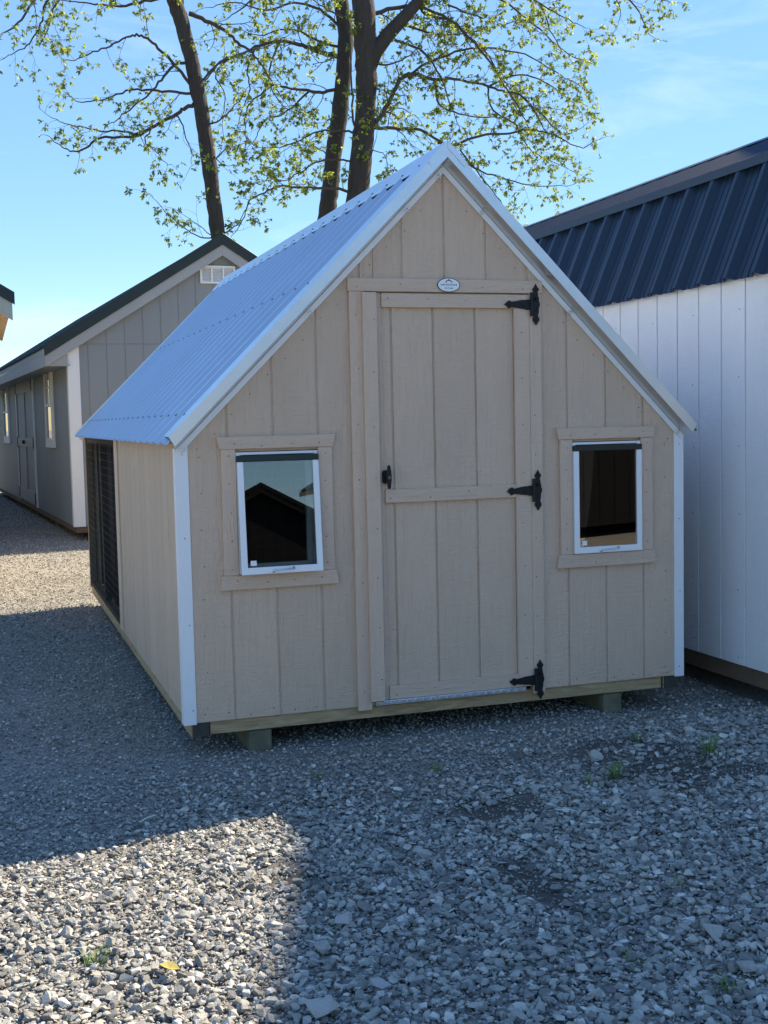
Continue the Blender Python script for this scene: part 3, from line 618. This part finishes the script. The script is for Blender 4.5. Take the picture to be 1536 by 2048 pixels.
    for lm in limbs:
        pts, w, bend = lm[0], lm[1], lm[2]; n = len(pts)
        Q = [at(a, b, Y+bend*(k/(n-1))**1.2) for k, (a, b) in enumerate(pts)]
        fine = []; fr = []
        for i in range(n-1):      # Catmull-Rom
            p0, p1, p2, p3 = Q[max(i-1, 0)], Q[i], Q[i+1], Q[min(i+2, n-1)]
            for k in range(5):
                u = k/5; fine.append(.5*((2*p1)+(p2-p0)*u+(2*p0-5*p1+4*p2-p3)*u*u+(3*p1-p0-3*p2+p3)*u**3)+Vector((rd.gauss(0, .012), rd.gauss(0, .012), rd.gauss(0, .012))))
        fine.append(Q[-1]); m_ = len(fine); f2 = [loc(q) for q in fine]
        rads = [max(.005, w*.36*sc*(1-.8*k/(m_-1))) for k in range(m_)]; br.tube(f2, rads, 7)
        acc = rd.uniform(0, .2)
        for k in range(2, m_):
            seg = (f2[k]-f2[k-1]); acc += seg.length; sd = seg.normalized()
            while acc > .30/dens:
                acc -= .30/dens; o_ = sd.orthogonal(); o_.rotate(Matrix.Rotation(rd.uniform(0, 6.28), 3, sd))
                if rd.random() < .88: twig(f2[k], (sd*.7+o_*rd.uniform(.5, 1.0)).normalized(), rd.uniform(.45, 1.15)*(1-.35*k/m_), max(.004, rads[k]*.33), 1)
        twig(f2[-1], (f2[-1]-f2[-2]).normalized(), .5, rads[-1], 1)
    for k in range(int(10*dens)):   # sprouts on the trunk
        q = pp[rd.randrange(18, len(pp))]-base; leafcluster(q+Vector((rd.uniform(-.15, .15), -.16, 0)), Vector((0, -1, .3)), 1.1)
    br.build('crown', m_twig, t, smooth=True)
    o = mesh_obj('foliage', [], [], None, t); me = o.data; me.clear_geometry(); me.from_pydata([tuple(q) for q in leaves], [], lf); me.materials.append(m_leaf)
    a_ = me.attributes.new('tint', 'FLOAT', 'FACE'); a_.data.foreach_set('value', tints); o['kind'] = 'stuff'
    return t
tree('shade_tree', 'slender leaning tree rising behind the gable peak of the grey shed', 24,
     [(437, 480, 30), (425, 380, 29), (412, 280, 29), (399, 200, 29), (383, 120, 28), (365, 50, 29), (345, -10, 29), (322, -90, 26), (300, -200, 20), (290, -320, 12)],
     [([(398, 205), (372, 215), (350, 230), (310, 250), (270, 272), (200, 276), (175, 295), (150, 303), (130, 298), (105, 280)], 12, 1.2),
      ([(380, 168), (345, 125), (310, 90), (283, 72), (260, 72), (220, 92), (180, 105), (150, 120), (125, 118)], 9, -1.4),
      ([(390, 190), (340, 183), (300, 180), (260, 180), (220, 195), (180, 203), (155, 203), (130, 185)], 8, .4),
      ([(376, 126), (350, 130), (325, 155), (305, 180), (270, 210), (240, 235), (215, 250)], 9, -.8),
      ([(345, -5), (290, 2), (250, 12), (210, 10), (160, 5), (120, 0)], 10, .8),
      ([(275, 271), (240, 262), (200, 262), (170, 255), (140, 250), (115, 240), (90, 226)], 6, -.3),
      ([(312, 250), (300, 262), (290, 285), (310, 300), (330, 325), (345, 330)], 5, -.8),
      ([(345, 232), (360, 240), (372, 275), (385, 310), (378, 340)], 5, -.7),
      ([(378, 25), (420, 45), (455, 65), (480, 90), (505, 105), (530, 140), (560, 190)], 13, -.6),
      ([(405, 160), (440, 125), (500, 100), (545, 90), (590, 60)], 7, .8),
      ([(372, 30), (365, 0), (385, -60), (420, -120)], 10, .4),
      ([(340, -20), (240, -60), (150, -50), (80, -10), (50, 30), (20, 60), (-10, 75)], 12, -1.8),
      ([(120, -40), (90, 10), (85, 40), (60, 85), (30, 105), (0, 120)], 7, -.6),
      ([(150, -45), (110, 10), (100, 45), (90, 75), (105, 80), (118, 80)], 6, .6),
      ([(320, -90), (200, -120), (60, -80), (0, -30), (-20, 20)], 10, .6),
      ([(430, 478), (390, 470), (350, 440), (315, 405), (297, 388)], 4, -.6), ([(428, 475), (385, 442), (350, 418)], 3, .4),
      ([(437, 470), (470, 455), (485, 430), (500, 400), (510, 370)], 4, .5), ([(420, 330), (450, 300), (480, 290), (510, 280)], 5, .9), ([(415, 300), (445, 330), (470, 330)], 4, -.8),
      ([(408, 250), (440, 240), (470, 210), (500, 170)], 6, -1.0)], 11, .9)
tree('shade_tree', 'tree with a kinked trunk between the leaning tree and the thickest tree', 27,
     [(652, 440, 34), (660, 380, 34), (667, 310, 33), (678, 240, 33), (687, 150, 31), (692, 70, 31), (682, 0, 28), (662, -80, 25), (655, -200, 18), (650, -330, 10)],
     [([(680, 112), (655, 108), (630, 100), (600, 90), (560, 82), (510, 95), (480, 110), (440, 125), (412, 160)], 15, -1.0),
      ([(680, 178), (640, 185), (610, 180), (570, 175), (545, 170), (520, 190), (495, 215), (490, 260)], 10, -1.2),
      ([(690, 95), (640, 85), (600, 62), (560, 60), (520, 70), (480, 60)], 8, .9),
      ([(688, 60), (640, 20), (590, 5), (530, 20), (470, 5), (420, 15)], 9, -.6),
      ([(668, -40), (600, -50), (530, -20), (480, 20), (450, 40)], 9, .8),
      ([(560, 82), (540, 130), (540, 170), (565, 210), (600, 230)], 6, -.9),
      ([(510, 96), (495, 140), (500, 180), (480, 230), (470, 270)], 6, .4),
      ([(620, 180), (590, 210), (560, 230), (530, 240), (510, 280), (490, 300)], 6, -.5), 
      ([(455, 120), (430, 150), (450, 190), (445, 240), (450, 290)], 5, .9),
      ([(660, 320), (640, 300), (600, 290), (570, 300), (540, 330)], 4, .6)], 23, 1.15)
tree('shade_tree', 'thickest forked tree rising behind the coop ridge with the widest crown', 25,
     [(712, 420, 46), (720, 340, 43), (729, 250, 41), (733, 170, 41), (731, 90, 44), (726, 0, 44), (722, -80, 38), (716, -200, 28), (712, -340, 14)],
     [([(738, 262), (760, 235), (785, 190), (800, 160), (825, 148), (870, 160), (910, 158), (975, 172), (1000, 182), (1040, 190), (1070, 225), (1090, 260)], 14, -1.0),
      ([(740, 255), (800, 258), (840, 260), (890, 290), (940, 330), (985, 350), (1060, 370), (1130, 372)], 10, -.8),
      ([(875, 285), (905, 290), (960, 272), (1020, 266), (1060, 260), (1110, 270), (1160, 295), (1190, 282)], 9, -1.6),
      ([(735, 32), (775, 20), (830, 12), (855, 30), (900, 40), (920, 60), (950, 85), (975, 110), (1000, 150), (1030, 190)], 13, .4),
      ([(860, -30), (900, 10), (960, 35), (975, 32)], 8, -.6), ([(840, -60), (960, -50), (1040, -20), (1080, 10), (1100, 60), (1120, 95)], 10, .5),
      ([(1060, -5), (1120, 30), (1160, 50), (1185, 60)], 5, .5),
      ([(712, 392), (680, 378), (640, 376), (590, 375), (560, 372), (530, 385), (500, 400), (486, 440), (470, 465)], 9, -1.2),
      ([(712, 325), (680, 318), (640, 322), (600, 345), (570, 360), (540, 360), (500, 368)], 6, -1.5),
      ([(718, 272), (690, 262), (640, 262), (600, 280), (560, 295), (520, 295)], 7, -1.3),
      ([(722, 265), (706, 240), (702, 160), (700, 90), (690, 20)], 8, -.5),
      ([(830, 10), (900, 40), (960, 100), (1010, 170), (1050, 240), (1075, 300)], 9, -1.9), ([(850, -20), (920, -10), (1000, 0), (1080, 60), (1140, 110), (1180, 125)], 9, 1.6),
      ([(800, 160), (880, 115), (960, 95), (1050, 110), (1120, 150), (1165, 175)], 8, -.2), ([(975, 172), (1040, 150), (1100, 170), (1155, 215), (1165, 240)], 6, .9),
      ([(1040, 190), (1090, 235), (1130, 270), (1170, 250)], 6, -1.6), ([(920, 300), (960, 350), (1000, 400), (1020, 430), (1045, 458)], 5, -.7),
      ([(760, 235), (790, 215), (830, 230), (850, 260)], 5, 1.2), ([(770, 74), (840, 100), (880, 150), (900, 210), (920, 260)], 8, -.9),
      ([(800, 45), (845, 62), (890, 70), (960, 60), (1040, 40), (1100, 20)], 8, 1.3), ([(735, 120), (770, 130), (820, 110), (850, 70)], 7, -1.4),
      ([(858, -60), (1000, -120), (1140, -90), (1220, -30), (1270, 10), (1290, 50), (1300, 70)], 10, .2), ([(1140, -90), (1240, -60), (1310, -10), (1345, 5)], 7, -.4), ([(1220, -30), (1240, 20), (1232, 60)], 4, .3),
      ([(975, 172), (985, 220), (1030, 250), (1060, 300), (1100, 320), (1150, 345)], 6, -.3), ([(870, 160), (880, 210), (930, 230), (1000, 235), (1080, 215), (1150, 225)], 6, .5),
      ([(722, 40), (680, 30), (640, 10), (600, -20)], 7, -1.6), ([(745, 300), (770, 310), (775, 345), (768, 375)], 3, -.6), ([(728, 350), (745, 300), (755, 260)], 4, -1)], 37, 1.2,
     extra_forks=[[(736, 150, 24, 0), (750, 105, 30, -.1), (775, 70, 28, -.1), (805, 38, 25, -.2), (835, 5, 23, -.3), (850, -40, 20, -.4), (880, -140, 12, -.4)]])

# ------------------------------------------------------------------ gravel
def rock(seed, flat):
    rd = random.Random(seed); bm = bmesh.new()
    ax = Vector((rd.uniform(.8, 1.25), rd.uniform(.65, 1.0), rd.uniform(.42, .68)*flat))
    for k in range(15):
        v = Vector((rd.gauss(0, 1), rd.gauss(0, 1), rd.gauss(0, 1))).normalized()*rd.uniform(.82, 1.05); bm.verts.new((v.x*ax.x*.5, v.y*ax.y*.5, v.z*ax.z*.5))
    r = bmesh.ops.convex_hull(bm, input=bm.verts[:]); bmesh.ops.delete(bm, geom=[e for e in r['geom_interior'] if isinstance(e, bmesh.types.BMVert)], context='VERTS')
    me = bpy.data.meshes.new('stone'); bm.to_mesh(me); bm.free(); return me
def stone_extra(t, b, l, co, cs):
    oi = N(t, 'ShaderNodeObjectInfo'); r = N(t, 'ShaderNodeValToRGB'); e = r.color_ramp.elements
    e[0].position = 0; e[0].color = (.15, .147, .135, 1); e[1].position = 1; e[1].color = (.68, .655, .58, 1)
    for p, c in ((.35, (.29, .282, .252)), (.75, (.41, .397, .352)), (.93, (.51, .485, .42))):
        q = e.new(p); q.color = (*c, 1)
    l(oi.outputs['Random'], r.inputs[0])
    n = N(t, 'ShaderNodeTexNoise', Scale=3.5, Detail=6, Roughness=.7); l(co.outputs['Object'], n.inputs[0])
    mr = N(t, 'ShaderNodeMapRange'); mr.inputs[1].default_value = .3; mr.inputs[2].default_value = .7; mr.inputs[3].default_value = .78; mr.inputs[4].default_value = 1.2; l(n.outputs[0], mr.inputs[0])
    vm = N(t, 'ShaderNodeVectorMath', operation='SCALE'); l(r.outputs[0], vm.inputs[0]); l(mr.outputs[0], vm.inputs['Scale']); l(vm.outputs[0], b.inputs['Base Color'])
    bp = N(t, 'ShaderNodeBump', Strength=.35, Distance=.15); l(n.outputs[0], bp.inputs['Height']); l(bp.outputs[0], b.inputs['Normal'])
m_stone = mat('crushed_limestone', (.25, .25, .26), .85, spec=.3, extra=stone_extra)
rocks = bpy.data.collections.new('stone_shapes'); NR = 24
for k in range(NR):
    me = rock(100+k, 1.0 if k % 3 else .65); me.materials.append(m_stone); rocks.objects.link(bpy.data.objects.new('stone_shape_%02d' % k, me))
pts = []; rots = []; scl = []; idx = []; rg = random.Random(5)
def blocked(x, y):
    if x > 1.62 and y > -.45: return True
    if -1.0 < x < 1.1 and .45 < y < 4.8: return True
    return False
def scatter(x0, x1, y0, y1, dens, smin, smax, lift=0):
    for k in range(int((x1-x0)*(y1-y0)*dens)):
        x, y = rg.uniform(x0, x1), rg.uniform(y0, y1)
        if blocked(x, y): continue
        dd = dirt(x, y) if y < .5 else -1
        loose = .5+.5*math.tanh((-.55-y+.35*x)*2.2+noise.noise(Vector((x*1.3, y*1.3, 7)))*1.4)
        s = (smin+(smax-smin)*rg.random()**2.2)*(.62+.42*loose)
        if dd > .12 and rg.random() < (min(.9, .5+dd*.8) if smax > .02 else .5): 
            continue
        pts.append((x, y, hz(x, y)+s*rg.uniform(-.05, .26)+lift)); rots.append((rg.gauss(0, .33), rg.gauss(0, .33), rg.uniform(0, 6.28)))
        scl.append((s, s, s)); idx.append(rg.randrange(NR))
scatter(-3.2, 2.0, -3.5, -.2, 4200, .011, .043); scatter(-3.2, 2.2, -3.5, -.2, 5200, .005, .015)
scatter(-3.0, 2.2, -.2, 3.0, 3200, .010, .036); scatter(-3.0, .2, 3.0, 7.0, 2000, .012, .04); scatter(-2.8, 1.0, 7, 13, 1100, .014, .045); scatter(-2.6, -.6, 13, 23, 450, .02, .06)
scatter(-3.2, 2.0, -3.5, -.4, 14, .045, .068)
me = bpy.data.meshes.new('gravel'); me.from_pydata(pts, [], [])
for nm, ty, data in (('rot', 'FLOAT_VECTOR', rots), ('scl', 'FLOAT_VECTOR', scl)):
    a_ = me.attributes.new(nm, ty, 'POINT'); a_.data.foreach_set('vector', [c for v in data for c in v])
a_ = me.attributes.new('idx', 'INT', 'POINT'); a_.data.foreach_set('value', idx)
gro = bpy.data.objects.new('gravel', me); C.objects.link(gro); tag(gro, 'loose grey crushed stone covering the yard around the sheds', 'gravel', kind='stuff')
ng = bpy.data.node_groups.new('scatter_stones', 'GeometryNodeTree')
ng.interface.new_socket('Geometry', in_out='INPUT', socket_type='NodeSocketGeometry'); ng.interface.new_socket('Geometry', in_out='OUTPUT', socket_type='NodeSocketGeometry')
gi = ng.nodes.new('NodeGroupInput'); go = ng.nodes.new('NodeGroupOutput'); ci = ng.nodes.new('GeometryNodeCollectionInfo'); ip = ng.nodes.new('GeometryNodeInstanceOnPoints')
ci.inputs['Collection'].default_value = rocks; ci.inputs['Separate Children'].default_value = True; ci.inputs['Reset Children'].default_value = True; ip.inputs['Pick Instance'].default_value = True
def na(nm, ty): q = ng.nodes.new('GeometryNodeInputNamedAttribute'); q.data_type = ty; q.inputs['Name'].default_value = nm; return q.outputs['Attribute']
l = ng.links.new
l(gi.outputs[0], ip.inputs['Points']); l(ci.outputs[0], ip.inputs['Instance']); l(na('idx', 'INT'), ip.inputs['Instance Index'])
l(na('rot', 'FLOAT_VECTOR'), ip.inputs['Rotation']); l(na('scl', 'FLOAT_VECTOR'), ip.inputs['Scale']); l(ip.outputs[0], go.inputs[0])
md = gro.modifiers.new('stones', 'NODES'); md.node_group = ng

# single larger stones, weeds and litter on the gravel
def onz(px, py, z=.015):
    d = fw+rt*((px-768)/FPX)-up*((py-1024)/FPX); return CAM+d*((z-CAM.z)/d.z)
m_big = mat('pale_limestone_block', (.40, .39, .365), .85, spec=.3, var=.25, vscale=(28, 28, 28), bump=.5, bscale=(70, 70, 70), bdist=.006)
for k, (px, py, sz, lb) in enumerate(((845, 1722, .085, 'largest pointed grey stone in the rut before the door'), (1425, 1885, .075, 'flat grey stone lying before the white barn wall'), (645, 2040, .085, 'rounded pale stone at the shadow edge'),
        (690, 1862, .075, 'broad split grey stone between the shadow edge and the worn rut'), (1100, 1920, .062, 'pale angular stone beside the white straw'), (760, 1985, .065, 'long brick-shaped grey stone in the shade'),
        (160, 1722, .045, 'upright stone catching sun on the shadow line'), (1190, 1524, .075, 'pale flat stone at the edge of the bare earth'), (255, 1479, .04, 'pale stone in the shade beside the coop corner'), (1530, 1572, .07, 'whitish stone by the white barn'))):
    p = onz(px, py); me = rock(300+k, .9).copy(); me.materials.append(m_big); o = bpy.data.objects.new('large_stone', me); C.objects.link(o); o.location = (p.x, p.y, hz(p.x, p.y)+sz*.22); o.scale = (sz*1.05, sz, sz*1.45); o.rotation_euler = (rg.gauss(0, .2), rg.gauss(0, .2), rg.uniform(0, 6))
    if k == 5: o.scale = (sz*1.5, sz*.7, sz*.7)
    tag(o, lb, 'stone', 'larger stones in the gravel')
m_grass = mat('weed_grass', (.11, .18, .035), .6, var=.3, vscale=(30, 30, 30))
for k, (px, py, sz, n, lb) in enumerate(((195, 1940, .05, 34, 'bright green grass tuft in the sunlit gravel'), (640, 1562, .06, 16, 'thin dark weed in the shade before the left window'), (1228, 1562, .07, 40, 'low grass patch at the near edge of the bare earth'), (1180, 1580, .06, 16, 'sparse weed left of the low grass patch'),
        (1420, 1512, .09, 40, 'wide grass patch close to the white barn'), (1272, 1490, .05, 20, 'small grass tuft behind the bare earth'), (1352, 1792, .035, 22, 'small leafy sprout alone in the shaded gravel'), (1265, 1930, .05, 12, 'wispy weed beside the pale angular stone'), (1455, 1985, .06, 14, 'dry weed in the deepest gravel by the barn side'), (870, 1545, .05, 14, 'faint weed before the coop door'))):
    p = onz(px, py); mb = MB()
    for j in range(n):
        a = rg.uniform(0, 6.28); r0 = rg.uniform(0, sz*.6); bx, by = r0*math.cos(a), r0*math.sin(a); h = sz*rg.uniform(.45, 1.1); d = Vector((math.cos(a+rg.gauss(0, .8)), math.sin(a+rg.gauss(0, .8)), 0)); s_ = Vector((-d.y, d.x, 0))*rg.uniform(.0014, .003)
        b0 = Vector((bx, by, -.004)); b1 = b0+d*h*.25+Vector((0, 0, h*.55)); b2 = b0+d*h*.75+Vector((0, 0, h*.8))
        mb.add([b0-s_, b0+s_, b1+s_*.8, b1-s_*.8, b2], [(0, 1, 2, 3), (3, 2, 4)])
    o = mb.build('weed_tuft', m_grass); o.location = (p.x, p.y, hz(p.x, p.y)+.006); tag(o, lb, 'weed', 'weeds growing through the gravel')
p = onz(340, 1965); vs = []; mb = MB(); out = [(0, -.028), (.012, -.016), (.019, -.002), (.012, .014), (0, .03), (-.012, .014), (-.018, 0), (-.012, -.016)]
top_ = [(a, b, .004+.25*abs(a)) for a, b in out]; mb.add(top_+[(0, 0, .0)]+[(a, b, c-.0008) for a, b, c in top_]+[(0, 0, -.0008)], [(i, (i+1) % 8, 8) for i in range(8)]+[((i+1) % 8+9, i+9, 17) for i in range(8)]+[(i, i+9, (i+1) % 8+9, (i+1) % 8) for i in range(8)])
o = mb.build('fallen_leaf', mat('yellow_dry_leaf', (.36, .29, .06), .6, var=.3, vscale=(60, 60, 60))); o.location = (p.x, p.y, hz(p.x, p.y)+.028); o.rotation_euler = (.25, -.1, 1.2); tag(o, 'yellow fallen leaf lying on the sunlit gravel', 'leaf')
m_straw = mat('pale_straw', (.55, .55, .5), .6)
for (a, b, lb) in (((1114, 1634), (1158, 1637), 'thin pale straw before the right window'), ((1000, 1908), (1022, 1896), 'short white straw on the loose stones'), ((280, 1658), (312, 1644), 'dry stalk in the shade beside the sunlit patch'), ((50, 1772), (105, 1772), 'dark dry stalk on the sunlit patch')):
    p, q = onz(*a), onz(*b); o = MB().tube([p, p.lerp(q, .5)+Vector((0, 0, .004)), q], .0028, 5).build('straw', m_straw); o.location = (0, 0, .026); tag(o, lb, 'straw', 'dry stalks on the gravel')
